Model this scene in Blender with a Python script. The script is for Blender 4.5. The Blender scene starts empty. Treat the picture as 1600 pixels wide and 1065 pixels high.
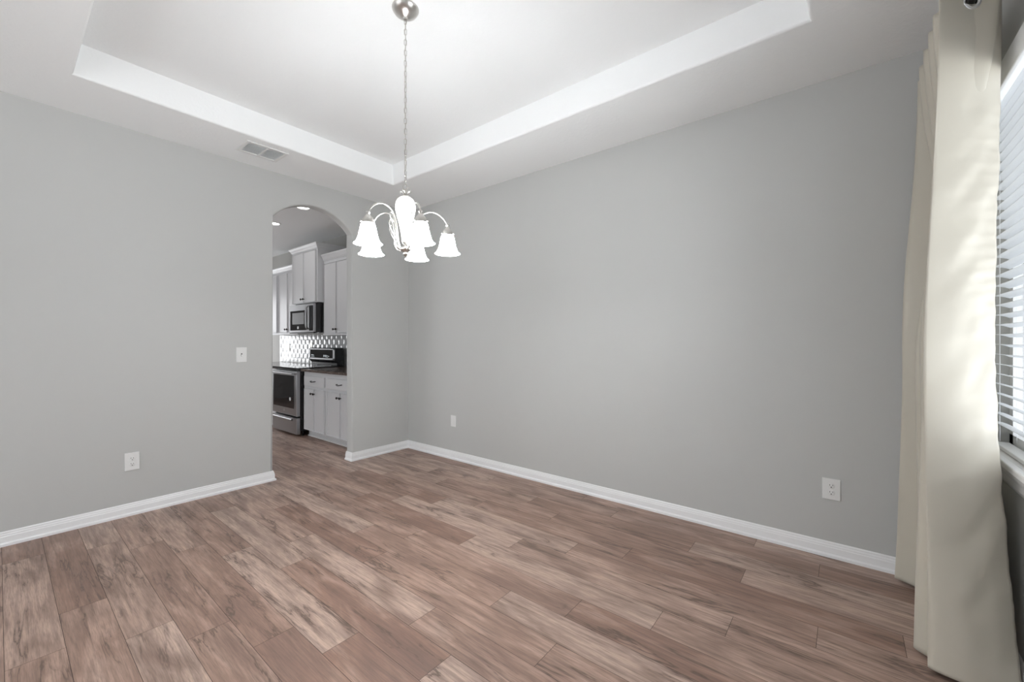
import bpy, bmesh, math, random
from mathutils import Vector, Matrix
random.seed(7)
PI = math.pi
S = bpy.context.scene
C = S.collection

# ------------------------------------------------------------------ camera
cd = bpy.data.cameras.new('camera'); cam = bpy.data.objects.new('camera', cd); C.objects.link(cam)
cd.sensor_width = 36.0; cd.lens = 36 * 647.6 / 1600; cd.clip_start = 0.02
cam.location = (3.961, -2.999, 1.236)
cam.rotation_euler = (PI / 2, 0, math.atan2(.627, .779))
S.camera = cam

# ------------------------------------------------------------------ world, lights, exposure
w = bpy.data.worlds.new('world'); S.world = w; w.use_nodes = True
bg = w.node_tree.nodes['Background']; bg.inputs[0].default_value = (0.92, 0.96, 1.0, 1); bg.inputs[1].default_value = 1.75
S.view_settings.view_transform = 'Standard'; S.view_settings.look = 'None'
S.view_settings.gamma = 1; S.view_settings.use_curve_mapping = False
S.view_settings.exposure = 0.25

def area(name, loc, rot, sx, sy, power, col=(1, 1, 1)):
    l = bpy.data.lights.new(name, 'AREA'); l.shape = 'RECTANGLE'; l.size = sx; l.size_y = sy; l.energy = power; l.color = col
    o = bpy.data.objects.new(name, l); C.objects.link(o); o.location = loc; o.rotation_euler = rot
    return o
# daylight at the visible and kitchen left windows; other lamps are added fill
UP = math.radians(28)   # tilts the added rear lamp upwards to brighten the ceiling
area('fill_front', (1.95, -6.55, 1.25), (PI / 2 + math.radians(22), 0, 0), 3.6, 2.3, 23, (0.95, 0.985, 1.0))  # added lamp behind the camera for soft, flash-like fill
area('daylight_right', (6.3, -1.9, .7), (PI / 2 + math.radians(32), 0, PI / 2), 5.5, 3.0, 205, (0.94, 0.98, 1.0))
area('fill_right_rear', (4.60, -4.7, 1.45), (PI / 2 + UP, 0, PI / 2), 1.9, 1.7, 9, (0.95, 0.99, 1.0))  # added lamp that brightens the left side of the tray
area('daylight_kitchen', (-5.72, -.9, 1.25), (PI / 2, 0, -PI / 2), 1.1, 1.9, 26, (0.97, 0.98, 1.0))
area('fill_kitchen_front', (-2.6, -4.25, 1.3), (PI / 2 + math.radians(5), 0, 0), 2.3, 1.9, 16, (0.97, 0.98, 1.0))  # added lamp to brighten the kitchen cabinet fronts

# ------------------------------------------------------------------ materials
def mat(name, col=(.8, .8, .8), rough=.5, metal=0.0, emis=None, estr=0, spec=None, trans=0.0, coat=0.0):
    m = bpy.data.materials.new(name); m.use_nodes = True
    b = m.node_tree.nodes['Principled BSDF']
    b.inputs['Base Color'].default_value = (*col, 1); b.inputs['Roughness'].default_value = rough
    b.inputs['Metallic'].default_value = metal
    if spec is not None: b.inputs['Specular IOR Level'].default_value = spec
    if coat: b.inputs['Coat Weight'].default_value = coat
    if trans: b.inputs['Transmission Weight'].default_value = trans
    if emis: b.inputs['Emission Color'].default_value = (*emis, 1); b.inputs['Emission Strength'].default_value = estr
    return m
class NT:
    def __init__(s, m): s.t = m.node_tree; s.b = s.t.nodes['Principled BSDF']
    def n(s, typ, **kw):
        x = s.t.nodes.new(typ)
        for k, v in kw.items(): setattr(x, k, v)
        return x
    def l(s, a, b): s.t.links.new(a, b)
    def math(s, op, a, b=None, clamp=False):
        x = s.n('ShaderNodeMath', operation=op); x.use_clamp = clamp
        for i, v in enumerate((a, b)):
            if v is None: continue
            if isinstance(v, (int, float)): x.inputs[i].default_value = v
            else: s.l(v, x.inputs[i])
        return x.outputs[0]
    def noise(s, vec, scale, detail=4, rough=.55, dist=0.0):
        x = s.n('ShaderNodeTexNoise'); s.l(vec, x.inputs['Vector'])
        x.inputs['Scale'].default_value = scale; x.inputs['Detail'].default_value = detail
        x.inputs['Roughness'].default_value = rough; x.inputs['Distortion'].default_value = dist
        return x.outputs['Fac']
    def mapr(s, v, a, b, c, d):
        x = s.n('ShaderNodeMapRange'); s.l(v, x.inputs[0])
        for i, k in enumerate((a, b, c, d)): x.inputs[i + 1].default_value = k
        return x.outputs[0]
    def mix(s, fac, a, b, typ='MIX'):
        x = s.n('ShaderNodeMix', data_type='RGBA', blend_type=typ)
        if isinstance(fac, (int, float)): x.inputs[0].default_value = fac
        else: s.l(fac, x.inputs[0])
        for i, v in ((6, a), (7, b)):
            if isinstance(v, tuple): x.inputs[i].default_value = (*v, 1)
            else: s.l(v, x.inputs[i])
        return x.outputs[2]
    def bump(s, h, strength, dist=.01):
        x = s.n('ShaderNodeBump'); x.inputs['Strength'].default_value = strength; x.inputs['Distance'].default_value = dist
        s.l(h, x.inputs['Height']); s.l(x.outputs[0], s.b.inputs['Normal'])
    def pos(s, scale=(1, 1, 1)):
        g = s.n('ShaderNodeTexCoord'); mp = s.n('ShaderNodeMapping'); mp.inputs['Scale'].default_value = scale
        s.l(g.outputs['Object'], mp.inputs['Vector']); return mp.outputs[0]

def painted(name, col, rough, scale, strength, dist=.004):
    m = mat(name, col, rough); t = NT(m); p = t.pos()
    a = t.noise(p, scale, 3, .6)
    t.bump(a, strength, dist); return m
M = {}
M['wall'] = painted('wall_paint', (.525, .527, .515), .55, 90, .12, .002)
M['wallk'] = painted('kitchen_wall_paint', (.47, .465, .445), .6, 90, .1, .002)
# knockdown ceiling texture
m = mat('ceiling_texture', (.90, .91, .91), .85); t = NT(m); p = t.pos()
h = t.mapr(t.noise(p, 34, 4, .6, .6), .47, .6, 0, 1); t.bump(h, .13, .003); M['ceil'] = m
M['trim'] = mat('white_trim_paint', (.86, .86, .865), .35)
M['plate'] = mat('white_plastic', (.78, .78, .77), .35)
M['slot'] = mat('dark_slot', (.05, .05, .05), .6)
M['cab'] = mat('white_cabinet_paint', (.72, .725, .74), .35)
M['knob'] = mat('black_bronze_hardware', (.03, .027, .025), .35, .7)
M['nickel'] = mat('brushed_nickel', (.62, .60, .57), .28, 1.0)
M['chrome'] = mat('chrome', (.8, .8, .8), .12, 1.0)
M['black'] = mat('black_enamel', (.012, .012, .013), .25)
M['blackglass'] = mat('black_glass', (.014, .014, .016), .06)
M['display'] = mat('display_text', (.55, .58, .6), .5, emis=(.7, .8, .85), estr=.25)
M['badge'] = mat('silver_badge', (.6, .6, .6), .3, .6)
M['sticker'] = mat('white_sticker', (.8, .8, .8), .5)
m = mat('stainless_steel', (.40, .40, .41), .34, 1.0); t = NT(m); p = t.pos((3, 3, 260))
t.bump(t.noise(p, 1, 2), .05, .001); M['steel'] = m
m = mat('dark_granite', (.05, .04, .035), .12); t = NT(m); p = t.pos()
a = t.mapr(t.noise(p, 120, 4, .7), .45, .68, 0, 1); b2 = t.noise(p, 22, 3)
t.l(t.mix(a, (.055, .035, .028), (.36, .31, .28)), t.b.inputs['Base Color']); M['granite'] = m

# wood planks: every plank face carries its own random colour attribute
m = mat('oak_laminate', rough=.42); t = NT(m)
at = t.n('ShaderNodeAttribute', attribute_name='plank')
tc = t.n('ShaderNodeTexCoord')
sc = t.n('ShaderNodeVectorMath', operation='SCALE'); t.l(at.outputs['Color'], sc.inputs[0]); sc.inputs['Scale'].default_value = 37.0
ad = t.n('ShaderNodeVectorMath', operation='ADD'); t.l(tc.outputs['Object'], ad.inputs[0]); t.l(sc.outputs[0], ad.inputs[1])
def mp(scale):
    x = t.n('ShaderNodeMapping'); x.inputs['Scale'].default_value = scale; t.l(ad.outputs[0], x.inputs['Vector']); return x.outputs[0]
sep = t.n('ShaderNodeSeparateColor'); t.l(at.outputs['Color'], sep.inputs[0])
base = t.mix(sep.outputs[0], (.46, .325, .265), (.29, .180, .138))
base = t.mix(t.mapr(sep.outputs[1], .45, 1, 0, .75), base, (.54, .42, .355))
warp = t.noise(mp((2.2, 9, 1)), 1.0, 3, .5, .8)                       # broad tone waves in a plank
base = t.mix(t.mapr(warp, .44, .72, 0, .75), base, (.17, .108, .088))
base = t.mix(t.mapr(warp, .50, .25, 0, .45), base, (.58, .44, .375))
grain = t.noise(mp((3.5, 60, 1)), 1.0, 6, .62, .5)
base = t.mix(t.mapr(grain, .42, .72, 0, .7), base, (.15, .105, .088))
fine = t.noise(mp((14, 260, 1)), 1.0, 3, .6)
base = t.mix(t.mapr(fine, .45, .7, 0, .5), base, (.14, .10, .085))
# dark splits and knots running with the grain
cr = t.noise(mp((1.5, 12, 1)), 1.0, 5, .6, .45)
ridge = t.mapr(t.math('ABSOLUTE', t.math('SUBTRACT', cr, .5)), 0.0, .021, 1, 0)
mask = t.mapr(t.noise(mp((1.7, 7.5, 1)), 1.0, 2, .5, .3), .50, .60, 0, 1)
crack = t.math('MULTIPLY', ridge, mask)
base = t.mix(t.math('MULTIPLY', crack, .85), base, (.035, .027, .024))
halo = t.math('MULTIPLY', t.mapr(t.math('ABSOLUTE', t.math('SUBTRACT', cr, .5)), 0, .09, 1, 0), mask)
base = t.mix(t.math('MULTIPLY', halo, .5), base, (.15, .098, .077))
hs = t.n('ShaderNodeHueSaturation'); hs.inputs['Saturation'].default_value = 1.08; hs.inputs['Value'].default_value = 1.14; t.l(base, hs.inputs['Color']); t.l(hs.outputs[0], t.b.inputs['Base Color'])
t.l(t.mapr(grain, .3, .7, .34, .50), t.b.inputs['Roughness'])
hh = t.math('ADD', t.math('MULTIPLY', fine, .4), t.math('MULTIPLY', crack, -.8)); t.bump(hh, .25, .001)
M['floor'] = m
M['gap'] = mat('plank_gap', (.05, .035, .03), .8)

# curtain cloth: satin, lets some daylight through
m = mat('beige_satin_cloth', (.60, .56, .475), .38); t = NT(m); p = t.pos()
tr = t.n('ShaderNodeBsdfTranslucent'); tr.inputs[0].default_value = (.66, .66, .60, 1)
ms = t.n('ShaderNodeMixShader'); ms.inputs[0].default_value = .10
out = t.t.nodes['Material Output']; t.l(t.b.outputs[0], ms.inputs[1]); t.l(tr.outputs[0], ms.inputs[2]); t.l(ms.outputs[0], out.inputs[0])
wv = t.noise(t.pos((500, 500, 500)), 1.0, 1); t.bump(wv, .06, .0006)
t.b.inputs['Sheen Weight'].default_value = .15
M['cloth'] = m
# glowing glass of the chandelier
def glow(name, strength, col=(1, .99, .96)):
    m = mat(name, (.9, .9, .88), .25, emis=col, estr=strength); return m
M['shade'] = glow('lit_frosted_glass', 54, (.95, .98, 1))
M['urn'] = glow('lit_white_glass', .75)
M['bulb'] = glow('bulb_glow', 45.0, (.95, .98, 1))
M['canlens'] = glow('recessed_light_lens', 6.0)
# window glass
m = bpy.data.materials.new('window_glass'); m.use_nodes = True; nt = m.node_tree
for n_ in list(nt.nodes):
    if n_.type == 'BSDF_PRINCIPLED': nt.nodes.remove(n_)
a_ = nt.nodes.new('ShaderNodeBsdfTransparent'); g_ = nt.nodes.new('ShaderNodeBsdfGlossy'); g_.inputs['Roughness'].default_value = .02
x_ = nt.nodes.new('ShaderNodeMixShader'); fr = nt.nodes.new('ShaderNodeFresnel'); fr.inputs[0].default_value = 1.3
nt.links.new(fr.outputs[0], x_.inputs[0]); nt.links.new(a_.outputs[0], x_.inputs[1]); nt.links.new(g_.outputs[0], x_.inputs[2])
nt.links.new(x_.outputs[0], nt.nodes['Material Output'].inputs[0]); M['glass'] = m
# slats: white vinyl, slightly translucent
m = mat('white_vinyl_slat', (.85, .86, .87), .4); t = NT(m)
tr = t.n('ShaderNodeBsdfTranslucent'); tr.inputs[0].default_value = (.85, .87, .9, 1); ms = t.n('ShaderNodeMixShader'); ms.inputs[0].default_value = .5
t.l(t.b.outputs[0], ms.inputs[1]); t.l(tr.outputs[0], ms.inputs[2]); t.l(ms.outputs[0], t.t.nodes['Material Output'].inputs[0]); M['slat'] = m
M['vinyl'] = mat('white_vinyl_frame', (.85, .86, .87), .35)
M['tile'] = mat('glossy_pillowed_tile', (.60, .61, .615), .10, spec=.7)
M['grout'] = mat('tile_grout', (.40, .40, .39), .8)

# ------------------------------------------------------------------ mesh helpers
def loc_of(p):
    v = Vector((0, 0, 0))
    while p is not None: v += p.location; p = p.parent
    return v
def obj(name, bm, m, parent=None, smooth=False, **props):
    """geometry is written in world coordinates; children are shifted to their root's origin"""
    me = bpy.data.meshes.new(name)
    off = loc_of(parent)
    if off.length: bmesh.ops.translate(bm, verts=bm.verts, vec=-off)
    bmesh.ops.recalc_face_normals(bm, faces=bm.faces)
    bm.to_mesh(me); bm.free()
    ms = m if isinstance(m, (list, tuple)) else [m]
    for k in ms: me.materials.append(k)
    if smooth:
        me.polygons.foreach_set('use_smooth', [True] * len(me.polygons))
        if smooth != 'all': me.set_sharp_from_angle(angle=math.radians(38))
    o = bpy.data.objects.new(name, me); C.objects.link(o)
    if parent: o.parent = parent
    for k, v in props.items(): o[k] = v
    return o
def struct(name, bm, m, parent=None, smooth=False):
    o = obj(name, bm, m, parent, smooth)
    if parent is None: o['kind'] = 'structure'
    return o
def recentre(o, p):
    p = Vector(p); o.data.transform(Matrix.Translation(-p)); o.location = p
def thing(name, loc, label, cat, group=None):
    o = bpy.data.objects.new(name, None); C.objects.link(o); o.location = loc; o.empty_display_size = .1
    o['label'] = label; o['category'] = cat
    if group: o['group'] = group
    return o
def tag(o, label, cat, group=None):
    o['label'] = label; o['category'] = cat
    if group: o['group'] = group
    return o
def bx(bm, x0, x1, y0, y1, z0, z1, bev=0, seg=2):
    vs = [bm.verts.new((x, y, z)) for x in (x0, x1) for y in (y0, y1) for z in (z0, z1)]
    fs = [bm.faces.new([vs[i] for i in q]) for q in ((0, 1, 3, 2), (4, 6, 7, 5), (0, 4, 5, 1), (2, 3, 7, 6), (0, 2, 6, 4), (1, 5, 7, 3))]
    if bev:
        es = list({e for f in fs for e in f.edges})
        bmesh.ops.bevel(bm, geom=es, offset=bev, segments=seg, affect='EDGES', profile=.5)
    return fs
def box(*a, **k):
    bm = bmesh.new(); bx(bm, *a, **k); return bm
def sweep(bm, pts, r, seg=10, closed=False, cap=True):
    """round tube along points; r may be a list"""
    pts = [Vector(p) for p in pts]; n = len(pts); rings = []
    up = None
    for i, p in enumerate(pts):
        if closed: d = pts[(i + 1) % n] - pts[i - 1]
        else: d = pts[min(i + 1, n - 1)] - pts[max(i - 1, 0)]
        d.normalize()
        if up is None:
            up = Vector((0, 0, 1)) if abs(d.z) < .9 else Vector((1, 0, 0))
        u = up - d * up.dot(d)
        if u.length < 1e-5: u = d.orthogonal()
        u.normalize(); v = d.cross(u); up = u
        rr = r[i] if isinstance(r, (list, tuple)) else r
        rings.append([bm.verts.new(p + (u * math.cos(2 * PI * k / seg) + v * math.sin(2 * PI * k / seg)) * rr) for k in range(seg)])
    for i in range(n if closed else n - 1):
        a, b = rings[i], rings[(i + 1) % n]
        for k in range(seg): bm.faces.new((a[k], a[(k + 1) % seg], b[(k + 1) % seg], b[k]))
    if cap and not closed:
        bm.faces.new(rings[0][::-1]); bm.faces.new(rings[-1])
def lathe(bm, prof, cen, seg=32, axis='z', cap=True):
    cen = Vector(cen); rings = []
    for r, h in prof:
        ring = []
        for k in range(seg):
            a = 2 * PI * k / seg
            c, s = r * math.cos(a), r * math.sin(a)
            v = {'z': (c, s, h), 'y': (c, h, s), 'x': (h, c, s)}[axis]
            ring.append(bm.verts.new(cen + Vector(v)))
        rings.append(ring)
    for a, b in zip(rings, rings[1:]):
        for k in range(seg): bm.faces.new((a[k], a[(k + 1) % seg], b[(k + 1) % seg], b[k]))
    if cap:
        if prof[0][0] > 1e-4: bm.faces.new(rings[0])
        if prof[-1][0] > 1e-4: bm.faces.new(rings[-1])
    bmesh.ops.remove_doubles(bm, verts=[v for r in rings for v in r], dist=1e-6)
def extrude_profile(bm, prof, path, normals, close=True):
    """prof: (out, z) points; path: world xy points with an outward direction for each (mitred)"""
    rings = []
    for (x, y), (nx, ny) in zip(path, normals):
        rings.append([bm.verts.new((x + nx * o, y + ny * o, z)) for o, z in prof])
    n = len(prof)
    for a, b in zip(rings, rings[1:]):
        for k in range(n): bm.faces.new((a[k], a[(k + 1) % n], b[(k + 1) % n], b[k]))
    bm.faces.new(rings[0]); bm.faces.new(rings[-1])
def catmull(P, n):
    P = [Vector(p) for p in P]; out = []
    for i in range(len(P) - 1):
        p0 = P[i - 1] if i else P[0] * 2 - P[1]; p1, p2 = P[i], P[i + 1]; p3 = P[i + 2] if i + 2 < len(P) else P[-1] * 2 - P[-2]
        for k in range(n):
            u = k / n
            out.append(.5 * ((2 * p1) + (-p0 + p2) * u + (2 * p0 - 5 * p1 + 4 * p2 - p3) * u * u + (-p0 + 3 * p1 - 3 * p2 + p3) * u ** 3))
    out.append(P[-1]); return out

# ------------------------------------------------------------------ room shell
XR = 4.46            # window wall
YF = -6.5            # wall behind the camera
H = 2.74
KX, KY, KB = -5.6, -4.2, .10   # kitchen limits
WT = .11             # thickness of the arch wall

# floor: planks laid along x; each face has its own random attribute, joints where the photo shows them
bm = bmesh.new(); cl = bm.loops.layers.float_color.new('plank')
PW, PL, Y0, G = .1578, 1.178, -2.982, .0008
ph = {0: 1.51, 1: 1.19, 2: 1.64, 3: 1.84, 4: 2.10, 5: 2.35, 6: 2.75, 7: 2.48, 8: 3.04, 9: 2.67, 10: 2.98, 11: 3.31, 12: 2.39,
      13: 2.69, 14: 2.97, 15: 3.54, 16: 3.24, 17: 3.85, 18: 3.53}
fx0, fx1, fy0, fy1 = KX - .1, XR + .1, YF - .1, .2
LT, MD, DK, GR = (.1, .85), (.45, .3), (.95, .1), (.25, .6)
tone = {(5, 1.19): LT, (6, 1.57): DK, (7, 1.31): LT, (7, 2.48): MD, (6, 2.75): LT, (11, 2.13): LT, (11, .95): DK, (5, 2.35): DK, (4, .93): (.7, .2),
        (3, .67): (.6, .2), (3, 1.84): MD, (2, .43): GR, (2, 1.64): LT, (1, .01): DK, (1, 1.19): MD, (0, .35): GR, (0, 1.51): MD, (9, 1.49): MD, (9, 2.67): LT,
        (10, 1.80): MD, (10, .63): MD, (12, 1.21): LT, (12, 2.39): GR, (13, 1.51): LT, (13, .33): DK, (8, .69): DK, (8, 1.87): MD, (8, 3.04): MD, (4, 2.10): (.8, .1),
        (14, 1.78): (.6, .2), (14, 2.97): DK, (13, 2.69): MD, (15, 1.18): MD, (15, 2.36): (.7, .2), (16, 2.06): (.7, .1), (17, 2.67): (.6, .2), (18, 2.35): (.7, .1), (7, .13): GR, (4, -.25): GR}
for r in range(int((fy0 - Y0) / PW) - 1, int((fy1 - Y0) / PW) + 1):
    ya, yb = max(fy0, Y0 + r * PW), min(fy1, Y0 + (r + 1) * PW)
    if yb <= ya: continue
    p0 = ph.get(r, random.uniform(0, PL)); k0 = math.floor((fx0 - p0) / PL)
    for k in range(k0, k0 + 12):
        xa, xb = max(fx0, p0 + k * PL), min(fx1, p0 + (k + 1) * PL)
        if xb <= xa: continue
        vs = [bm.verts.new(v) for v in ((xa + G, ya + G, 0), (xb - G, ya + G, 0), (xb - G, yb - G, 0), (xa + G, yb - G, 0))]
        f = bm.faces.new(vs); c = [random.random(), random.random(), random.random(), 1]
        for (tr_, tx_), tv in tone.items():
            if tr_ == r and abs(tx_ - (p0 + k * PL)) < .1: c[0], c[1] = tv[0] + random.uniform(-.04, .04), tv[1]
        for l in f.loops: l[cl] = c
for f in bx(bm, fx0, fx1, fy0, fy1, -.15, -.0012): f.material_index = 1
struct('floor', bm, [M['floor'], M['gap']])

# wall with the arched opening
AY0, AY1, SP, AP = -1.465, -.705, 2.337, 2.523
def wall_left():
    bm = bmesh.new()
    hw = (AY1 - AY0) / 2; cy = (AY0 + AY1) / 2; rise = AP - SP; R = (hw * hw + rise * rise) / (2 * rise); cz = AP - R
    a0 = math.asin(hw / R); N = 28
    arc = [(cy + R * math.sin(-a0 + 2 * a0 * k / N), cz + R * math.cos(-a0 + 2 * a0 * k / N)) for k in range(N + 1)]
    op = [(AY0, 0)] + arc + [(AY1, 0)]
    def ring(x): return [bm.verts.new((x, y, z)) for y, z in op]
    fr, bk = ring(0), ring(-WT)
    # face triangulated as strips to the outer boundary
    for side, x in ((fr, 0), (bk, -WT)):
        A = bm.verts.new((x, YF, 0)); B = bm.verts.new((x, YF, H)); Cc = bm.verts.new((x, .1, H)); D = bm.verts.new((x, .1, 0))
        tops = [bm.verts.new((x, y, H)) for y, z in arc]
        bm.faces.new((A, side[0], side[1], tops[0], B))
        for k in range(N): bm.faces.new((side[k + 1], side[k + 2], tops[k + 1], tops[k]))
        bm.faces.new((side[-2], side[-1], D, Cc, tops[-1]))
    es = []
    for k in range(len(op) - 1):
        f = bm.faces.new((fr[k], fr[k + 1], bk[k + 1], bk[k]))
    bm.edges.ensure_lookup_table()
    for k in range(len(op) - 1):
        es.append(bm.edges.get((fr[k], fr[k + 1]))); es.append(bm.edges.get((bk[k], bk[k + 1])))
    bmesh.ops.bevel(bm, geom=es, offset=.016, segments=4, affect='EDGES', profile=.5)
    return bm
struct('wall_left', wall_left(), M['wall'], smooth=True)
struct('wall_back', box(-.0005, XR + .12, 0, .1, 0, H), M['wall'])
struct('wall_kitchen_back', box(KX - .1, -.0005, KB, KB + .1, 0, H), M['wallk'])
def holed(axis, a, b, u0, u1, hole):
    """wall slab between a and b on an axis, spanning u0..u1, with a rectangular hole"""
    h0, h1, z0, z1 = hole; bm = bmesh.new()
    for (p, q, r, s) in ((u0, h0, 0, H), (h1, u1, 0, H), (h0, h1, 0, z0), (h0, h1, z1, H)):
        if q - p < 1e-4 or s - r < 1e-4: continue
        if axis == 'x': bx(bm, a, b, p, q, r, s)
        else: bx(bm, p, q, a, b, r, s)
    bmesh.ops.remove_doubles(bm, verts=bm.verts, dist=1e-5)
    return bm
WY0, WY1, WZ0, WZ1 = -2.15, -.17, .775, 2.335
bm = bmesh.new()
for a in ((YF, -5.7, 0, H), (-5.7, -3.7, 0, .6), (-5.7, -3.7, 2.3, H), (-3.7, WY0, 0, H), (WY0, WY1, 0, WZ0 - .03), (WY0, WY1, WZ1, H), (WY1, 0, 0, H)):
    bx(bm, XR, XR + .12, *a)
bmesh.ops.remove_doubles(bm, verts=bm.verts, dist=1e-5)
struct('wall_right', bm, M['wall'])
struct('wall_front', holed('y', YF - .1, YF, 0, XR, (.15, 3.75, .1, 2.4)), M['wall'])
struct('wall_kitchen_front', holed('y', KY - .1, KY, KX - .1, -WT, (-3.8, -1.4, .3, 2.3)), M['wallk'])
struct('wall_kitchen_left', holed('x', KX - .1, KX, KY, KB, (-1.45, -.35, .3, 2.2)), M['wallk'])

# ceiling with the raised tray
def ceiling():
    bm = bmesh.new()
    tx0, tx1, ty0, ty1, tz, ins = .56, 3.83, -2.73, -.60, 2.92, .024
    xs = [0, tx0, tx1, XR]; ys = [YF, ty0, ty1, 0]
    V = {(i, j): bm.verts.new((xs[i], ys[j], H)) for i in range(4) for j in range(4)}
    for i in range(3):
        for j in range(3):
            if (i, j) != (1, 1): bm.faces.new((V[i, j], V[i + 1, j], V[i + 1, j + 1], V[i, j + 1]))
    lo = [V[1, 1], V[2, 1], V[2, 2], V[1, 2]]
    hi = [bm.verts.new(v) for v in ((tx0 + ins, ty0 + ins, tz), (tx1 - ins, ty0 + ins, tz), (tx1 - ins, ty1 - ins, tz), (tx0 + ins, ty1 - ins, tz))]
    for k in range(4): bm.faces.new((lo[k], lo[(k + 1) % 4], hi[(k + 1) % 4], hi[k]))
    bm.faces.new(hi)
    bmesh.ops.bevel(bm, geom=[bm.edges.get((lo[k], lo[(k + 1) % 4])) for k in range(4)], offset=.014, segments=4, affect='EDGES', profile=.5)
    # outer skin above, so the ceiling is a solid slab
    bx(bm, -.0, XR, YF, 0, 3.0, 3.05)
    return bm
struct('ceiling', ceiling(), M['ceil'], smooth=True)
struct('ceiling_kitchen', box(KX, -WT, KY, KB, H, H + .05), M['ceil'])
# ledges above the room that carry the tray sides
bm = bmesh.new()
for a in ((-.0, .02, YF, 0), (XR - .02, XR, YF, 0), (0, XR, -.02, 0), (0, XR, YF, YF + .02)): bx(bm, a[0], a[1], a[2], a[3], H + .002, 3.0)
struct('trim_1', bm, M['ceil'])

# baseboards
BP = [(0, 0), (.022, 0), (.022, .014), (.013, .022), (.013, .055), (.0105, .060), (.0105, .066), (.007, .074), (.007, .080), (.003, .086), (0, .086)]
def bb(name, path, nrm, prof=BP):
    bm = bmesh.new(); extrude_profile(bm, prof, path, nrm); return struct(name, bm, M['trim'])
e = .0005
bb('baseboard_back', [(0 + e, -e), (XR - e, -e)], [(1, -1), (-1, -1)])
bb('baseboard_left', [(e, -e), (e, AY1 - .0), (-WT, AY1 - e)], [(1, -1), (1, -1), (0, -1)])
bb('baseboard_left_near', [(-WT, AY0 + e), (e, AY0), (e, YF + e)], [(0, 1), (1, 1), (1, 1)])
bb('baseboard_right', [(XR - e, -e), (XR - e, YF + e)], [(-1, -1), (-1, 1)])

# ------------------------------------------------------------------ window on the right wall
def window():
    X = XR + .07
    bm = bmesh.new()
    for a in ((WY0, WY1, WZ0, WZ0 + .05), (WY0, WY1, WZ1 - .05, WZ1), (WY0, WY0 + .05, WZ0, WZ1), (WY1 - .05, WY1, WZ0, WZ1)):
        bx(bm, X, X + .045, *a)
    fr = struct('window_1', bm, M['vinyl'])
    obj('window_pane', box(X + .02, X + .024, WY0 + .03, WY1 - .03, WZ0 + .03, WZ1 - .03), M['glass'], fr)
    # sill with a moulded apron
    bm = bmesh.new(); y0, y1 = WY0 - .05, WY1 + .05
    bx(bm, XR - .03, XR + .0, y0, y1, WZ0 - .028, WZ0, bev=.006)
    bx(bm, XR - .005, X, WY0, WY1, WZ0 - .028, WZ0)
    extrude_profile(bm, [(0, WZ0 - .10), (.004, WZ0 - .10), (.010, WZ0 - .085), (.012, WZ0 - .06), (.018, WZ0 - .045), (.022, WZ0 - .03), (0, WZ0 - .03)],
                    [(XR - e, y1 - .01), (XR - e, y0 + .01)], [(-1, 0), (-1, 0)])
    struct('trim_2', bm, M['trim'])
window()
def big_window(name, axis, c, u0, u1, z0, z1, n):
    bm = bmesh.new(); T = .05
    L = [(u0, u1, z0, z0 + T), (u0, u1, z1 - T, z1)] + [(u0 + (u1 - u0 - T) * k / n, u0 + (u1 - u0 - T) * k / n + T, z0, z1) for k in range(n + 1)]
    for a in L:
        if axis == 'y': bx(bm, a[0], a[1], c, c + .04, a[2], a[3])
        else: bx(bm, c, c + .04, a[0], a[1], a[2], a[3])
    fr = struct(name, bm, M['vinyl'])
    g = (u0 + .02, u1 - .02, c + .018, c + .022, z0 + .02, z1 - .02) if axis == 'y' else (c + .018, c + .022, u0 + .02, u1 - .02, z0 + .02, z1 - .02)
    obj('window_pane', box(*g), M['glass'], fr)
big_window('added_window_front', 'y', YF - .045, .15, 3.75, .1, 2.4, 3)  # unseen window added to hold the soft fill behind the camera
big_window('window_3', 'x', KX - .045, -1.45, -.35, .3, 2.2, 1)

big_window('added_window_right', 'x', XR + .07, -5.7, -3.7, .6, 2.3, 2)  # unseen window added for more light from the right
big_window('added_window_kitchen', 'y', KY - .09, -3.8, -1.4, .3, 2.3, 2)  # unseen window added so light reaches the cabinet fronts

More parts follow.
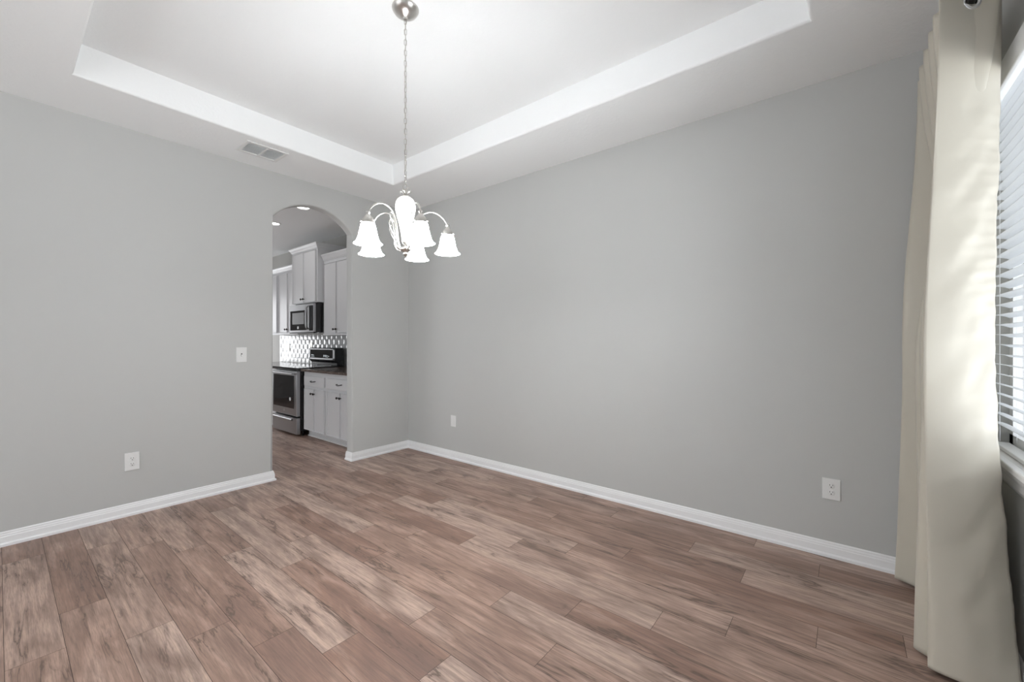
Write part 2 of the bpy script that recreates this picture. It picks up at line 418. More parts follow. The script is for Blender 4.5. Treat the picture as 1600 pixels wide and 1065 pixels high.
# blind
def blind():
    t = thing('window_blind', (XR + .05, (WY0 + WY1) / 2, WZ0), 'white horizontal slat blind hanging in the window behind the beige curtain', 'window blind')
    y0, y1 = WY0 + .02, WY1 - .055
    obj('valance', box(XR - .022, XR - .008, WY0 - .02, WY1 + .01, 2.242, 2.336, bev=.003), M['vinyl'], t)
    obj('headrail', box(XR + .005, XR + .055, y0, y1 + .03, 2.272, 2.322), M['vinyl'], t)
    n = 0; z = 2.235; a = math.radians(-14)
    while z > .86:
        bm = bmesh.new(); w2, th = .024, .0014; xc = XR + .035; prev = None
        N = 5
        secs = []
        for k in range(N + 1):
            u = -w2 + 2 * w2 * k / N; crown = .0035 * (1 - (u / w2) ** 2)
            secs.append((xc + u * math.cos(a) - crown * math.sin(a), z + u * math.sin(a) + crown * math.cos(a)))
        for yy in (y0, y1):
            up = [bm.verts.new((x, yy, zz + th)) for x, zz in secs]; dn = [bm.verts.new((x, yy, zz)) for x, zz in secs]
            if prev:
                pu, pd = prev
                for k in range(N):
                    bm.faces.new((pu[k], pu[k + 1], up[k + 1], up[k])); bm.faces.new((pd[k], pd[k + 1], dn[k + 1], dn[k]))
                bm.faces.new((pu[0], up[0], dn[0], pd[0])); bm.faces.new((pu[-1], up[-1], dn[-1], pd[-1]))
            for k in range(N): bm.faces.new((up[k], up[k + 1], dn[k + 1], dn[k]))
            prev = (up, dn)
        obj('slat', bm, M['slat'], t); z -= .0425; n += 1
    obj('bottom_rail', box(XR + .012, XR + .06, y0, y1, .777, .793, bev=.003), M['vinyl'], t)
    bm = bmesh.new()
    for yy in (y1 - .10, y1 - .75, y0 + .1, y0 + .75):
        for xx in (XR + .012, XR + .059): sweep(bm, [(xx, yy, .81), (xx, yy, 2.23)], .001, 5)
    obj('ladder_cord', bm, M['slat'], t)
    bm = bmesh.new(); sweep(bm, [(XR - .0, y1 - .012, 2.2), (XR - .002, y1 - .010, 1.4), (XR - .003, y1 - .012, .97)], .0016, 6); obj('pull_cord', bm, M['slat'], t)
    bm = bmesh.new(); lathe(bm, [(.003, .03), (.009, .022), (.011, .0), (.008, -.02), (.003, -.028)], (XR - .003, y1 - .012, .945), 12); obj('cord_tassel', bm, M['vinyl'], t, True)
blind()

# ------------------------------------------------------------------ curtain and rod
RODX, RODZ = 4.322, 2.487
def curtain():
    top = [(4.43, -.035), (4.245, -.085), (4.40, -.165), (4.235, -.235), (4.40, -.305), (4.235, -.375), (4.40, -.445), (4.235, -.515), (4.40, -.575), (4.235, -.635), (4.40, -.70), (4.30, -.755), (4.232, -.802), (4.30, -.765), (4.36, -.715), (4.413, -.655)]
    bot = [(4.42, -.03), (4.166, -.092), (4.215, -.140), (4.40, -.22), (4.24, -.29), (4.40, -.36), (4.24, -.43), (4.39, -.50), (4.215, -.56), (4.38, -.63), (4.178, -.700), (4.23, -.76), (4.204, -.828), (4.29, -.845), (4.37, -.81), (4.445, -.745)]
    mid = [(4.42, -.03), (4.185, -.09), (4.32, -.150), (4.40, -.21), (4.22, -.28), (4.40, -.35), (4.22, -.42), (4.39, -.50), (4.215, -.56), (4.38, -.63), (4.20, -.700), (4.27, -.76), (4.192, -.805), (4.27, -.775), (4.335, -.73), (4.393, -.672)]
    rows = []
    nz = 110; ztop, zbot = 2.545, .012
    ct, cm, cb = catmull([(x, y, 0) for x, y in top], 9), catmull([(x, y, 0) for x, y in mid], 9), catmull([(x, y, 0) for x, y in bot], 9)
    n = len(ct); bm = bmesh.new()
    from mathutils import noise
    for j in range(nz + 1):
        u = j / nz; z = ztop + (zbot - ztop) * u
        s = u * 2
        row = []
        for i in range(n):
            if u < .55:
                k = u / .55; k = k * k * (3 - 2 * k); p = ct[i].lerp(cm[i], k)
            else:
                k = (u - .55) / .45; k = k ** 1.4; p = cm[i].lerp(cb[i], k)
            f = i / (n - 1)
            # creases: slanted tucks across the last, flat panel
            d = Vector((0, 0, 0))
            last = max(0, (i - (n - 1 - 27)) / 27)
            nd = Vector((.62, -.78, 0))
            if last > 0:
                side = min(1, last * 1.6)
                q = noise.noise(Vector((last * 1.6, z * 8.0 - last * 1.6, 3.1)))
                q2 = noise.noise(Vector((last * 3.0, z * 19.0 - last * 2.2, 9.7)))
                env = .35 + .65 * max(0, math.sin(PI * min(1, last)))
                d += nd * (q * .015 + q2 * .007) * env * min(1, u * 6) * side
                if last > .82: d += nd * .0012 * math.sin(z * 70 + 3 * noise.noise(Vector((0, z * 4, 0)))) * min(1, u * 5)
            else:
                d += Vector((noise.noise(Vector((f * 6, z * 1.3, 0))), noise.noise(Vector((f * 6, z * 1.3, 5))), 0)) * .008 * min(1, u * 4)
            row.append(bm.verts.new((p.x + d.x, p.y + d.y, z + (.012 * noise.noise(Vector((f * 9, 0, 1))) if j == nz else 0) + (.008 if j == nz else 0))))
        rows.append(row)
    for a, b in zip(rows, rows[1:]):
        for i in range(n - 1): bm.faces.new((a[i], a[i + 1], b[i + 1], b[i]))
    t = thing('curtain', (4.32, -.42, 0), 'floor length beige satin curtain bunched at the left end of the window', 'curtain')
    # grommet crossings of the rod line
    cross = []
    uu = (ztop - RODZ) / (ztop - zbot)
    for i in range(n - 1):
        a, b = ct[i], ct[i + 1]
        if (a.x - RODX) * (b.x - RODX) < 0:
            f = (RODX - a.x) / (b.x - a.x); p = a.lerp(b, f); d = (b - a).normalized(); cross.append((p, d))
    # cut holes: delete faces near the grommet centres of every crossing
    kill = []
    for f in bm.faces:
        c = f.calc_center_median()
        if c.z > 2.44:
            for p, d in cross:
                if (Vector((c.x, c.y, c.z)) - Vector((p.x, p.y, RODZ))).length < .021: kill.append(f); break
    bmesh.ops.delete(bm, geom=kill, context='FACES')
    o = obj('cloth_panel', bm, M['cloth'], t, 'all')
    md = o.modifiers.new('thickness', 'SOLIDIFY'); md.thickness = .0022; md.offset = 0
    for p, d in cross:
        bm = bmesh.new(); nrm = Vector((d.y, -d.x, 0)); c = Vector((p.x, p.y, RODZ))
        pr = [(.019, -.002), (.019, .0035), (.023, .0055), (.029, .004), (.031, .0015), (.031, -.0015), (.029, -.004), (.023, -.0055), (.019, -.0035)]
        N = 32; rings = []
        for k in range(N):
            a = 2 * PI * k / N; rd = d * math.cos(a) + Vector((0, 0, 1)) * math.sin(a)
            rings.append([bm.verts.new(c + rd * r + nrm * h) for r, h in pr])
        for k in range(N):
            A, B = rings[k], rings[(k + 1) % N]
            for q in range(len(pr)): bm.faces.new((A[q], A[(q + 1) % len(pr)], B[(q + 1) % len(pr)], B[q]))
        obj('grommet', bm, M['chrome'], t, True)
curtain()
def rod():
    t = thing('curtain_rod', (RODX, -1.2, RODZ), 'dark metal rod carrying the beige curtain through its grommets', 'curtain rod')
    bm = bmesh.new(); sweep(bm, [(RODX, -.045, RODZ), (RODX, -2.4, RODZ)], .0125, 16); obj('pole', bm, M['knob'], t, True)
    for y in (-.022, -2.42):
        bm = bmesh.new(); lathe(bm, [(.001, -.022), (.012, -.018), (.017, 0), (.012, .018), (.001, .021)], (RODX, y, RODZ), 20, 'y'); obj('finial', bm, M['knob'], t, True)
    for y in (-.065, -2.3):
        bm = bmesh.new(); sweep(bm, [(RODX, y, RODZ - .014), (RODX + .06, y, RODZ - .02), (XR - .002, y, RODZ - .02)], .006, 10)
        bx(bm, XR - .006, XR - .0005, y - .015, y + .015, RODZ - .05, RODZ + .015); obj('bracket', bm, M['knob'], t)
rod()

# ------------------------------------------------------------------ chandelier
def chandelier():
    cx, cy = 2.222, -1.700; zc = 2.92
    t = thing('chandelier', (cx, cy, zc), 'brushed nickel chandelier with five lit bell shades hanging on a chain from the tray ceiling', 'chandelier')
    V = Vector
    bm = bmesh.new(); lathe(bm, [(.0665, -.0002), (.0665, -.006), (.064, -.010), (.056, -.022), (.040, -.034), (.022, -.042), (.012, -.046), (.010, -.056), (.001, -.058)], (cx, cy, zc), 40); obj('canopy', bm, M['nickel'], t, True)
    ztop, zloop = zc - .052, 2.028
    # chain links around an electric cord
    bm = bmesh.new()
    cord = [(cx + .003 * math.sin(k * 1.3), cy + .003 * math.cos(k * 1.3), ztop - .002 - (ztop - zloop) * k / 40) for k in range(41)]
    sweep(bm, cord, .0016, 6); ch = obj('hanging_cord', bm, M['nickel'], t, True)
    pitch = .0265; nl = int((ztop - zloop) / pitch) + 1
    for k in range(nl):
        z = ztop - pitch * (k + .5) ; a = .6 + (k % 2) * PI / 2 + k * .09
        bm = bmesh.new(); pts = []
        hl, hw = .0095, .0058
        for q in range(16):
            b = 2 * PI * q / 16; u = hw * math.cos(b); v = (hl if math.sin(b) >= 0 else -hl) + hw * math.sin(b) * 1.0
            pts.append((cx + u * math.cos(a), cy + u * math.sin(a), z + v))
        sweep(bm, pts, .0016, 6, closed=True); obj('chain_link', bm, M['nickel'], t, 'all')
    # loop and leaf finial above the urn
    bm = bmesh.new(); sweep(bm, [(cx + .013 * math.cos(b) * .78, cy + .013 * math.cos(b) * .63, 2.017 + .014 * math.sin(b)) for b in [2 * PI * q / 20 for q in range(20)]], .0022, 8, closed=True)
    obj('hanging_loop', bm, M['nickel'], t, 'all')
    bm = bmesh.new(); lathe(bm, [(.004, 2.004), (.009, 2.0), (.012, 1.992), (.008, 1.984), (.014, 1.976), (.022, 1.968), (.018, 1.960)], (cx, cy, 0), 24)
    for k in range(4):
        a = k * PI / 2 + .5; d = V((math.cos(a), math.sin(a), 0)); P = V((cx, cy, 0))
        sweep(bm, [P + d * .004 + V((0, 0, 1.972)), P + d * .013 + V((0, 0, 1.990)), P + d * .022 + V((0, 0, 1.996)), P + d * .029 + V((0, 0, 1.991)), P + d * .027 + V((0, 0, 1.983))], [.003, .005, .005, .004, .002], 8)
    obj('top_finial', bm, M['nickel'], t, True)
    bm = bmesh.new(); lathe(bm, [(.012, 1.966), (.028, 1.962), (.040, 1.952), (.048, 1.935), (.051, 1.915), (.0495, 1.895), (.043, 1.868), (.034, 1.835), (.026, 1.80), (.021, 1.77), (.019, 1.745), (.018, 1.738)], (cx, cy, 0), 36); obj('urn_body', bm, M['urn'], t, True)
    bm = bmesh.new(); lathe(bm, [(.016, 1.740), (.017, 1.733), (.011, 1.724), (.014, 1.715), (.026, 1.706), (.028, 1.698), (.020, 1.690), (.009, 1.684), (.012, 1.676), (.008, 1.668), (.001, 1.664)], (cx, cy, 0), 32); obj('hub', bm, M['nickel'], t, True)
    RR = .212
    for k in range(5):
        a = math.radians(54.2 + 72 * k); d = V((math.cos(a), math.sin(a), 0)); P = V((cx, cy, 0)); s = d.cross(V((0, 0, 1)))
        def q(r, z, o=0): return P + d * r + s * o + V((0, 0, z))
        path = catmull([q(.022, 1.700), q(.036, 1.712), q(.044, 1.745), q(.050, 1.80), q(.064, 1.852), q(.088, 1.885), q(.124, 1.899), q(.160, 1.893), q(.192, 1.868), q(RR, 1.838)], 6)
        bm = bmesh.new(); sweep(bm, path, .0035, 10); arm = obj('arm', bm, M['nickel'], t, 'all')
        # scrolls inside the arm's curve
        bm = bmesh.new()
        sc1 = catmull([q(.052, 1.74), q(.058, 1.79), q(.066, 1.835), q(.078, 1.866), (q(.090, 1.868)), q(.092, 1.852), q(.082, 1.836), q(.071, 1.826)], 5)
        sweep(bm, sc1, .0024, 8)
        sc2 = catmull([q(.056, 1.745), q(.074, 1.768), q(.089, 1.794), q(.097, 1.818), q(.091, 1.832), q(.080, 1.826), q(.073, 1.805), q(.068, 1.78), q(.066, 1.762)], 5)
        sweep(bm, sc2, .0023, 8)
        sweep(bm, catmull([q(.026, 1.694), q(.045, 1.702), q(.060, 1.722), q(.066, 1.742)], 5), .0032, 8)
        obj('scroll', bm, M['nickel'], arm, 'all')
        sp = P + d * RR
        bm = bmesh.new(); lathe(bm, [(.001, 1.846), (.008, 1.843), (.011, 1.836), (.008, 1.829), (.012, 1.822), (.021, 1.812), (.027, 1.800), (.0285, 1.790), (.0285, 1.785), (.024, 1.783)], (sp.x, sp.y, 0), 28)
        for j in range(3):
            b = j * 2 * PI / 3 + .4; c = V((sp.x + .030 * math.cos(b), sp.y + .030 * math.sin(b), 1.790))
            sweep(bm, [c - V((math.cos(b), math.sin(b), 0)) * .008, c + V((math.cos(b), math.sin(b), 0)) * .007], .0028, 8)
        obj('shade_holder', bm, M['nickel'], t, True)
        # bell shade, open below: outer and inner skins
        o_ = [(.020, 1.8085), (.028, 1.8065), (.0345, 1.801), (.039, 1.791), (.0425, 1.775), (.0465, 1.752), (.0515, 1.728), (.058, 1.708), (.064, 1.695), (.072, 1.686), (.077, 1.683)]
        o_ = [(r * .85, 1.690 + (z - 1.683) * .80) for r, z in o_]
        i_ = [(r - .0035, z - .001) for r, z in o_[::-1]]
        bm = bmesh.new(); lathe(bm, o_ + i_, (sp.x, sp.y, 0), 40, cap=False); obj('glass_shade', bm, M['shade'], t, 'all')
        bm = bmesh.new(); lathe(bm, [(.011, 1.782), (.012, 1.770), (.019, 1.758), (.023, 1.745), (.020, 1.732), (.010, 1.723), (.001, 1.721)], (sp.x, sp.y, 0), 20); obj('bulb', bm, M['bulb'], t, 'all')
chandelier()

# ------------------------------------------------------------------ ceiling vent
def vent():
    x0, x1, y0, y1 = .235, .478, -1.828, -1.530; z = H
    t = thing('ceiling_vent', ((x0 + x1) / 2, (y0 + y1) / 2, H), 'white rectangular two-bay air vent in the lower ceiling beside the tray', 'air vent')
    bm = bmesh.new(); w_ = .026
    for a in ((x0, x1, y0, y0 + w_), (x0, x1, y1 - w_, y1), (x0, x0 + w_, y0 + w_, y1 - w_), (x1 - w_, x1, y0 + w_, y1 - w_)):
        bx(bm, a[0], a[1], a[2], a[3], z - .008, z - .0005, bev=.002, seg=1)
    ym = (y0 + y1) / 2; bx(bm, x0 + w_, x1 - w_, ym - .006, ym + .006, z - .011, z - .0005)
    obj('frame', bm, M['plate'], t)
    for k in range(9):
        xa = x0 + w_ + .006 + k * .0205
        for (ya, yb) in ((y0 + w_ + .004, ym - .008), (ym + .008, y1 - w_ - .004)):
            bm = bmesh.new()
            vs = [bm.verts.new(v) for v in ((xa, ya, z - .0015), (xa + .021, ya, z - .0095), (xa + .021, yb, z - .0095), (xa, yb, z - .0015), (xa, ya, z - .0005), (xa + .021, ya, z - .0085), (xa + .021, yb, z - .0085), (xa, yb, z - .0005))]
            for f in ((0, 1, 2, 3), (4, 5, 6, 7), (0, 1, 5, 4), (2, 3, 7, 6), (1, 2, 6, 5), (0, 3, 7, 4)): bm.faces.new([vs[i] for i in f])
            obj('louver', bm, M['plate'], t)
    bm = bmesh.new(); sweep(bm, [(x0 + .10, y0 + .022, z - .012), (x0 + .075, y0 + .022, z - .018)], .003, 8); obj('damper_lever', bm, M['plate'], t)
vent()

# ------------------------------------------------------------------ wall plates
def plate(name, label, cat, cen, axis, w_, h_, kind, group=None):
    """axis 'x': on the left wall facing +x, 'y': on the back wall facing -y"""
    t = thing(name, cen, label, cat, group)
    cx, cy, cz = cen
    def B(bm, u0, u1, z0, z1, d0, d1, **k):
        if axis == 'x': bx(bm, cx + d0, cx + d1, cy + u0, cy + u1, cz + z0, cz + z1, **k)
        else: bx(bm, cx + u0, cx + u1, cy - d1, cy - d0, cz + z0, cz + z1, **k)
    bm = bmesh.new(); B(bm, -w_ / 2, w_ / 2, -h_ / 2, h_ / 2, .0003, .0065, bev=.002); obj('cover_plate', bm, M['plate'], t)
    if kind == 'duplex':
        for s in (-1, 1):
            bm = bmesh.new(); zc = s * .0195; ax = 'x' if axis == 'x' else 'y'
            pr = [(.0165, .006), (.0165, .0082), (.0158, .0086), (.001, .0086)]
            if axis == 'y': pr = [(r, -h) for r, h in pr]
            lathe(bm, pr, (cx, cy, cz + zc), 24, ax)
            r_ = obj('receptacle', bm, M['plate'], t, True)
            bm = bmesh.new()
            for u in (-.0065, .0065): B(bm, u - .0012, u + .0012, zc + .001, zc + .0085, .0085, .0090)
            B(bm, -.0026, .0026, zc - .0095, zc - .0045, .0085, .0090); obj('slot', bm, M['slot'], r_)
    elif kind == 'decora':
        bm = bmesh.new(); B(bm, -.0168, .0168, -.0335, .0335, .006, .0085, bev=.001); obj('insert', bm, M['plate'], t)
    else:
        bm = bmesh.new(); B(bm, -.005, .005, -.012, .012, .0063, .0078); obj('switch_opening', bm, M['slot'], t)
        bm = bmesh.new()
        s = .0042; P = [(.006, -.010), (.006, .004), (.016, -.003), (.018, -.011)]
        vs = [[bm.verts.new((cx + d, cy + u, cz + z)) for d, z in P] for u in (-s, s)]
        for k in range(4): bm.faces.new((vs[0][k], vs[0][(k + 1) % 4], vs[1][(k + 1) % 4], vs[1][k]))
        bm.faces.new(vs[0]); bm.faces.new(vs[1]); obj('toggle', bm, M['plate'], t)
    for z in ((0,) if kind == 'duplex' else (-.030, .030) if kind == 'toggle' else (-.045, .045)):
        bm = bmesh.new(); B(bm, -.0025, .0025, z - .0025, z + .0025, .0064, .0072); obj('screw', bm, M['plate'], t)
plate('light_switch', 'white toggle light switch on the arch wall left of the opening', 'light switch', (0, -1.710, 1.120), 'x', .078, .124, 'toggle')
plate('wall_outlet', 'white double power outlet low on the wall left of the archway', 'power outlet', (0, -2.396, .380), 'x', .080, .125, 'duplex')
plate('wall_outlet', 'white double power outlet low on the long grey wall near the curtain', 'power outlet', (3.897, 0, .388), 'y', .084, .120, 'duplex')
plate('wall_jack', 'small narrow white wall plate low on the long wall near the room corner', 'wall plate', (.764, 0, .399), 'y', .078, .116, 'decora')

# ------------------------------------------------------------------ kitchen
def knob(p, parent):
    bm = bmesh.new(); lathe(bm, [(.006, 0), (.005, -.010), (.013, -.018), (.015, -.024), (.011, -.030), (.001, -.032)], p, 16, 'y'); obj('knob', bm, M['knob'], parent, True)
def pull(x, y, z, parent, w_=.10):
    bm = bmesh.new(); sweep(bm, catmull([(x - w_ / 2, y, z), (x - w_ / 2 + .004, y - .020, z - .002), (x, y - .030, z - .010), (x + w_ / 2 - .004, y - .020, z - .002), (x + w_ / 2, y, z)], 6), .0048, 8); obj('handle', bm, M['knob'], parent, 'all')
def door(name, x0, x1, yf, z0, z1, parent, rail=.058, th=.02):
    """shaker door: raised frame around a recessed panel, front at yf (faces -y)"""
    bm = bmesh.new(); fs = bx(bm, x0, x1, yf, yf + th, z0, z1)
    ff = [f for f in fs if abs(f.calc_center_median().y - yf) < 1e-6]
    bmesh.ops.inset_region(bm, faces=ff, thickness=rail)
    bmesh.ops.inset_region(bm, faces=ff, thickness=.004, depth=-.012)
    return obj(name, bm, M['cab'], parent)
def crown(bm, x0, x1, yf, yb, z0, z1, left=True, right=True):
    prof = [(0, z0), (.010, z0), (.012, z0 + .012), (.018, z0 + .018), (.030, z1 - .030), (.045, z1 - .012), (.045, z1), (0, z1)]
    path, nr = [], []
    path += [(x0, yb)] if left else []; nr += [(-1, 0)] if left else []
    path += [(x0, yf), (x1, yf)]; nr += [(-1 if left else 0, -1), (1 if right else 0, -1)]
    if right: path += [(x1, yb)]; nr += [(1, 0)]
    extrude_profile(bm, prof, path, nr)
def cabinet(name, label, x0, x1, yf, yb, z0, z1, doors, drawers=(), cz=None, cl=False, cr=False, toe=False, knobz=None, rail=True):
    """yf: front of the doors"""
    t = thing(name, ((x0 + x1) / 2, yb, 0 if toe else z0), label, 'cabinet', None)
    f = yf + .021
    bm = bmesh.new()
    if toe:
        bx(bm, x0, x1, f, yb, .095, z1); bx(bm, x0, x1, f + .06, yb, 0.0005, .0945)
    else: bx(bm, x0, x1, f, yb, z0, z1)
    obj('body', bm, M['cab'], t)
    if toe:
        bm = bmesh.new(); bx(bm, x0, x1, f + .044, f + .059, .001, .02, bev=.005); obj('toe_moulding', bm, M['trim'], t)
    if cz:
        bm = bmesh.new(); crown(bm, x0, x1, f, yb, cz[0], cz[1], cl, cr); obj('crown_moulding', bm, M['cab'], t)
    if rail and not toe:
        bm = bmesh.new(); bx(bm, x0, x1, f - .012, f + .012, z0 - .022, z0 - .0005, bev=.003); obj('light_rail', bm, M['cab'], t)
    for (a, b, c, d, side) in doors:
        dr = door('door', a, b, yf, c, d, t)
        kz = (c + .045) if knobz is None else knobz
        knob((b - .028 if side == 'r' else a + .028, yf, kz), dr)
    for (a, b, c, d) in drawers:
        bm = bmesh.new(); bx(bm, a, b, yf, yf + .02, c, d, bev=.003); dr = obj('drawer', bm, M['cab'], t); pull((a + b) / 2, yf, (c + d) / 2 + .004, dr)
    return t
Yb = KB - .001
RX0, RX1 = -2.285, -1.525       # range
# base cabinets right of the range
for (x0, x1, lab) in ((-1.51, -.928, 'white base cabinet with one drawer and two doors directly right of the range'),
                      (-.926, -.25, 'white base cabinet with one drawer and two doors beside the arch jamb')):
    mm = (x0 + x1) / 2
    cabinet('base_cabinet', lab, x0, x1, -.52, Yb, 0, .845, [(x0 + .035, mm - .003, .085 + .02, .630, 'r'), (mm + .003, x1 - .035, .105, .630, 'l')],
            [(x0 + .035, x1 - .035, .665, .79)], toe=True, knobz=.575)
cabinet('base_cabinet', 'white base cabinet left of the range, only a sliver showing', -3.10, -2.295, -.52, Yb, 0, .845,
        [(-3.065, -2.70, .105, .63, 'r'), (-2.69, -2.33, .105, .63, 'l')], [(-3.065, -2.70, .665, .79), (-2.69, -2.33, .665, .79)], toe=True, knobz=.575)
o = obj('filler_panel', box(-.248, -WT - .001, -.499, Yb, .0005, .845), M['cab']); tag(o, 'white filler panel closing the gap to the arch wall', 'cabinet panel'); recentre(o, (-.18, -.2, 0))
# worktops
for (x0, x1, lab) in ((-1.518, -WT - .002, 'dark speckled granite worktop right of the range'), (-3.75, RX0 - .006, 'dark speckled granite worktop left of the range')):
    bm = bmesh.new(); bx(bm, x0, x1, -.545, Yb - .012, .8455, .877, bev=.006)
    o = tag(obj('worktop', bm, M['granite']), lab, 'worktop'); recentre(o, ((x0 + x1) / 2, -.2, .845))
o = obj('cabinet_carcass', box(-3.75, -3.102, -.50, Yb, .0005, .845), M['cab']); tag(o, 'plain white cabinet side under the far left worktop', 'cabinet panel'); recentre(o, (-3.4, -.2, 0))
# backsplash
bm = bmesh.new(); bx(bm, -3.735, -WT - .001, Yb - .006, Yb, .878, 1.333)
for f in bm.faces: f.material_index = 1
TW, TH = .142, .076; ts = []
rt = random.Random(3)
for r in range(6):
    z0 = .879 + r * TH; x = -3.735 - (TW / 2 if r % 2 else 0)
    while x < -WT - .01:
        a_, b_ = max(x, -3.735), min(x + TW, -WT - .002)
        if b_ - a_ > .01:
            tx, tz = rt.uniform(-.02, .02), rt.uniform(-.012, .012); g = []
            for i in range(7):
                for j in range(5):
                    u, v = -1 + 2 * i / 6, -1 + 2 * j / 4
                    hgt = .0012 + .0027 * (1 - abs(u) ** 3) * (1 - abs(v) ** 3) + tx * u * .06 * (1 - abs(u) ** 6) + tz * v * .03 * (1 - abs(v) ** 6)
                    if abs(u) == 1 or abs(v) == 1: hgt = 0
                    g.append(bm.verts.new(((a_ + b_) / 2 + u * (b_ - a_ - .004) / 2, Yb - .0061 - hgt, z0 + TH / 2 + v * (TH - .004) / 2)))
            for i in range(6):
                for j in range(4): bm.faces.new((g[i * 5 + j], g[(i + 1) * 5 + j], g[(i + 1) * 5 + j + 1], g[i * 5 + j + 1]))
        x += TW
o = struct('trim_backsplash', bm, [M['tile'], M['grout']], smooth=True)
# uppers
UB = -.23
cabinet('wall_cabinet', 'tall white wall cabinet with two doors right of the microwave', -1.572, -.868, UB, Yb, 1.335, 2.385,
        [(-1.535, -1.222, 1.345, 2.275, 'r'), (-1.214, -.90, 1.345, 2.275, 'l')], cz=(2.32, 2.400), cl=False)
cabinet('wall_cabinet', 'white wall cabinet next to the arch jamb, mostly hidden behind it', -.866, -WT - .001, UB, Yb, 1.335, 2.385,
        [(-.83, -.50, 1.345, 2.275, 'r'), (-.49, -.15, 1.345, 2.275, 'l')], cz=(2.32, 2.400))
cabinet('wall_cabinet', 'raised white wall cabinet with two short doors above the microwave', -2.318, -1.576, -.315, Yb, 1.762, 2.54,
        [(-2.292, -1.952, 1.772, 2.470, 'r'), (-1.944, -1.604, 1.772, 2.470, 'l')], cz=(2.488, 2.560), cl=True, cr=True, rail=False)
cabinet('wall_cabinet', 'white wall cabinet with two doors left of the microwave', -3.015, -2.322, UB, Yb, 1.355, 2.355,
        [(-2.99, -2.672, 1.367, 2.265, 'r'), (-2.664, -2.345, 1.367, 2.265, 'l')], cz=(2.30, 2.375))
cabinet('wall_cabinet', 'leftmost white wall cabinet seen through the arch, cut by the wall edge', -3.76, -3.019, UB, Yb, 1.355, 2.355,
        [(-3.73, -3.395, 1.367, 2.265, 'r'), (-3.385, -3.05, 1.367, 2.265, 'l')], cz=(2.30, 2.375), cl=True)

# microwave
def microwave():
    x0, x1, yf, z0, z1 = -2.310, -1.582, -.345, 1.340, 1.745
    t = thing('microwave', ((x0 + x1) / 2, Yb, z0), 'stainless steel and black microwave mounted above the range', 'microwave')
    obj('body', box(x0, x1, yf + .03, Yb - .013, z0 + .012, z1, bev=.003), M['black'], t)
    ds = x1 - .165
    bm = bmesh.new(); fs = bx(bm, x0, ds, yf, yf + .029, z0 + .02, z1 - .002)
    ff = [f for f in fs if abs(f.calc_center_median().y - yf) < 1e-6]
    bmesh.ops.inset_region(bm, faces=ff, thickness=.004, depth=.003)
    d = obj('door', bm, M['steel'], t)
    obj('window', box(x0 + .035, ds - .03, yf - .0045, yf - .0032, z0 + .045, z1 - .085), M['blackglass'], d)
    obj('window_mesh', box(x0 + .105, ds - .10, yf - .0056, yf - .0047, z0 + .13, z1 - .115), mat('grey_mesh', (.16, .16, .165), .3), d)
    obj('badge', box((x0 + ds) / 2 - .022, (x0 + ds) / 2 + .022, yf - .0056, yf - .0047, z0 + .065, z0 + .10), M['badge'], d)
    bm = bmesh.new(); hx = ds + .018
    sweep(bm, catmull([(hx, yf + .01, z0 + .06), (hx, yf - .028, z0 + .085), (hx, yf - .034, (z0 + z1) / 2), (hx, yf - .028, z1 - .06), (hx, yf + .01, z1 - .035)], 6), .011, 12); obj('handle', bm, M['steel'], d, 'all')
    bm = bmesh.new(); bx(bm, ds + .003, x1, yf, yf + .029, z0 + .02, z1 - .002, bev=.002); cp = obj('control_panel', bm, M['steel'], t)
    obj('keypad', box(ds + .040, x1 - .015, yf - .002, yf - .0002, z0 + .035, z1 - .03), M['blackglass'], cp)
    bm = bmesh.new(); bx(bm, x0, x1, yf + .001, yf + .029, z0, z0 + .018, bev=.002); obj('bottom_grille', bm, M['black'], t)
microwave()

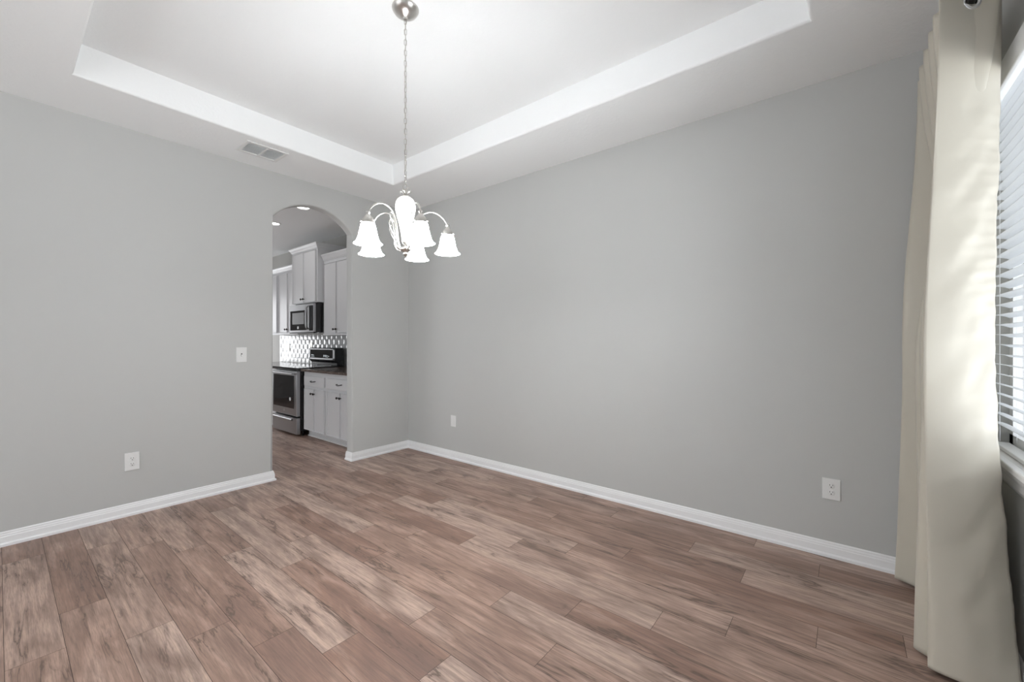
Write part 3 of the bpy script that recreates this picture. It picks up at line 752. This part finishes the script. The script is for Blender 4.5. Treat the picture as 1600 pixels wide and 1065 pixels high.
# range
def range_():
    x0, x1, yf = RX0 + .01, RX1 - .004, -.585
    t = thing('range', ((x0 + x1) / 2, -.25, 0), 'stainless steel electric range with a black glass top and upright control panel', 'range')
    obj('body', box(x0, x1, yf + .05, Yb - .014, .07, .862), M['black'], t)
    bm = bmesh.new()
    for px in (x0 + .05, x1 - .05):
        for py in (yf + .10, .02): lathe(bm, [(.018, .0005), (.018, .01), (.01, .012), (.01, .071)], (px, py, 0), 12)
    obj('foot', bm, M['black'], t)
    bm = bmesh.new(); bx(bm, x0 - .004, x1 + .004, yf + .002, Yb - .10, .8625, .888, bev=.005); ct = obj('cooktop', bm, M['blackglass'], t)
    for (bxx, byy, r) in ((x0 + .2, -.4, .10), (x1 - .2, -.4, .075), (x0 + .2, -.14, .075), (x1 - .2, -.14, .10)):
        bm = bmesh.new(); lathe(bm, [(r - .002, .8882), (r, .8882), (r, .8888), (r - .002, .8888)], (bxx, byy, 0), 40, cap=False); bm2 = bm
        obj('burner_ring', bm, M['badge'], ct)
    # oven door
    bm = bmesh.new(); bx(bm, x0 + .002, x1 - .002, yf, yf + .045, .262, .842, bev=.004); d = obj('oven_door', bm, M['steel'], t)
    gl = obj('window', box(x0 + .035, x1 - .085, yf - .003, yf - .0002, .355, .785, bev=.001), M['blackglass'], d)
    bm = bmesh.new(); lathe(bm, [(.001, -.0045), (.024, -.0045), (.024, -.0031)], (x1 - .19, yf, .475), 20, 'y'); obj('sticker', bm, M['sticker'], d)
    bm = bmesh.new(); lathe(bm, [(.001, -.003), (.017, -.003), (.017, -.0002)], ((x0 + x1) / 2, yf, .315), 16, 'y'); obj('badge', bm, M['badge'], d)
    bm = bmesh.new(); hz = .812
    sweep(bm, [(x0 + .035, yf + .005, hz), (x0 + .035, yf - .045, hz), ], .010, 10); sweep(bm, [(x1 - .035, yf + .005, hz), (x1 - .035, yf - .045, hz)], .010, 10)
    sweep(bm, [(x0 + .015, yf - .045, hz), (x1 - .015, yf - .045, hz)], .015, 14); obj('handle', bm, M['steel'], d, True)
    bm = bmesh.new(); bx(bm, x0 + .002, x1 - .002, yf, yf + .045, .03, .238, bev=.004); dr = obj('storage_drawer', bm, M['steel'], t)
    bm = bmesh.new(); extrude_profile(bm, [(0, .195), (.012, .196), (.022, .205), (.024, .215), (.018, .222), (0, .224)], [(x0 + .06, yf), (x1 - .12, yf)], [(0, -1), (0, -1)]); obj('handle', bm, M['steel'], dr, True)
    # upright control panel at the back
    bm = bmesh.new(); yb = Yb - .02; za, zb = .889, 1.137
    prof = [(-.045, za), (-.045, za + .04), (-.075, za + .075), (-.075, zb - .02), (-.062, zb), (.045, zb), (.055, zb - .01), (.055, za)]
    A = [bm.verts.new((x0 + .002, y, z)) for y, z in prof]; B = [bm.verts.new((x1 - .002, y, z)) for y, z in prof]
    for k in range(len(prof)): bm.faces.new((A[k], A[(k + 1) % len(prof)], B[(k + 1) % len(prof)], B[k]))
    bm.faces.new(A); bm.faces.new(B); bg_ = obj('backguard', bm, M['black'], t)
    yq = -.0762
    bm = bmesh.new(); zc0, zc1 = za + .085, zb - .012
    for a in ((x0 + .004, x1 - .004, zc0, zc0 + .018), (x0 + .004, x1 - .004, zc1 - .012, zc1), (x0 + .004, x0 + .03, zc0, zc1), (x1 - .05, x1 - .004, zc0, zc1)):
        bx(bm, a[0], a[1], yq - .004, yq + .001, a[2], a[3])
    obj('control_frame', bm, M['steel'], bg_)
    obj('control_glass', box(x0 + .03, x1 - .05, yq - .002, yq + .001, zc0 + .018, zc1 - .012), M['blackglass'], bg_)
    bm = bmesh.new(); lx = x0 + .07
    for (dx, dz, ww, hh) in ((0, .05, .03, .016), (.035, .052, .02, .012), (0, .03, .03, .008), (.04, .032, .05, .006), (.06, .05, .02, .01), (.36, .035, .02, .030), (.395, .04, .014, .022), (.42, .03, .02, .034), (.455, .05, .03, .008), (.455, .03, .03, .008), (.5, .04, .02, .010)):
        bx(bm, lx + dx, lx + dx + ww, yq - .0028, yq - .0021, zc0 + dz, zc0 + dz + hh)
    obj('control_marks', bm, M['display'], bg_)
range_()
# outlets on the backsplash
def kplate(x, z, label):
    t = thing('wall_outlet', (x, Yb - .011, z), label, 'power outlet')
    bm = bmesh.new(); bx(bm, x - .037, x + .037, Yb - .017, Yb - .0113, z - .058, z + .058, bev=.002); obj('cover_plate', bm, M['nickel'], t)
    bm = bmesh.new(); bx(bm, x - .015, x + .015, Yb - .0185, Yb - .0172, z - .033, z + .033, bev=.0005); obj('insert', bm, M['plate'], t)
kplate(-3.36, 1.13, 'metal outlet plate on the shiny tile splashback far left of the range')
kplate(-2.56, 1.15, 'metal outlet plate on the shiny tile splashback just left of the range')
# recessed ceiling lights in the kitchen
for (x, y, lab) in ((-1.73, -.78, 'round lit recessed ceiling light at the left edge of the arch'), (-.79, -.84, 'round lit recessed ceiling light under the crown of the arch')):
    t = thing('recessed_light', (x, y, H), lab, 'ceiling light')
    bm = bmesh.new(); lathe(bm, [(.062, H - .0005), (.082, H - .0005), (.080, H - .006), (.065, H - .008), (.062, H - .004)], (x, y, 0), 32, cap=False); obj('trim_ring', bm, M['plate'], t, True)
    bm = bmesh.new(); lathe(bm, [(.001, H - .0035), (.0618, H - .0035), (.0618, H - .001), (.001, H - .001)], (x, y, 0), 32); obj('lens', bm, M['canlens'], t)
    l = bpy.data.lights.new('recessed_lamp', 'AREA'); l.shape = 'DISK'; l.size = .14; l.energy = 1.0; l.color = (1, .97, .93)
    lo = bpy.data.objects.new('recessed_lamp', l); C.objects.link(lo); lo.parent = t; lo.location = (0, 0, -.012)
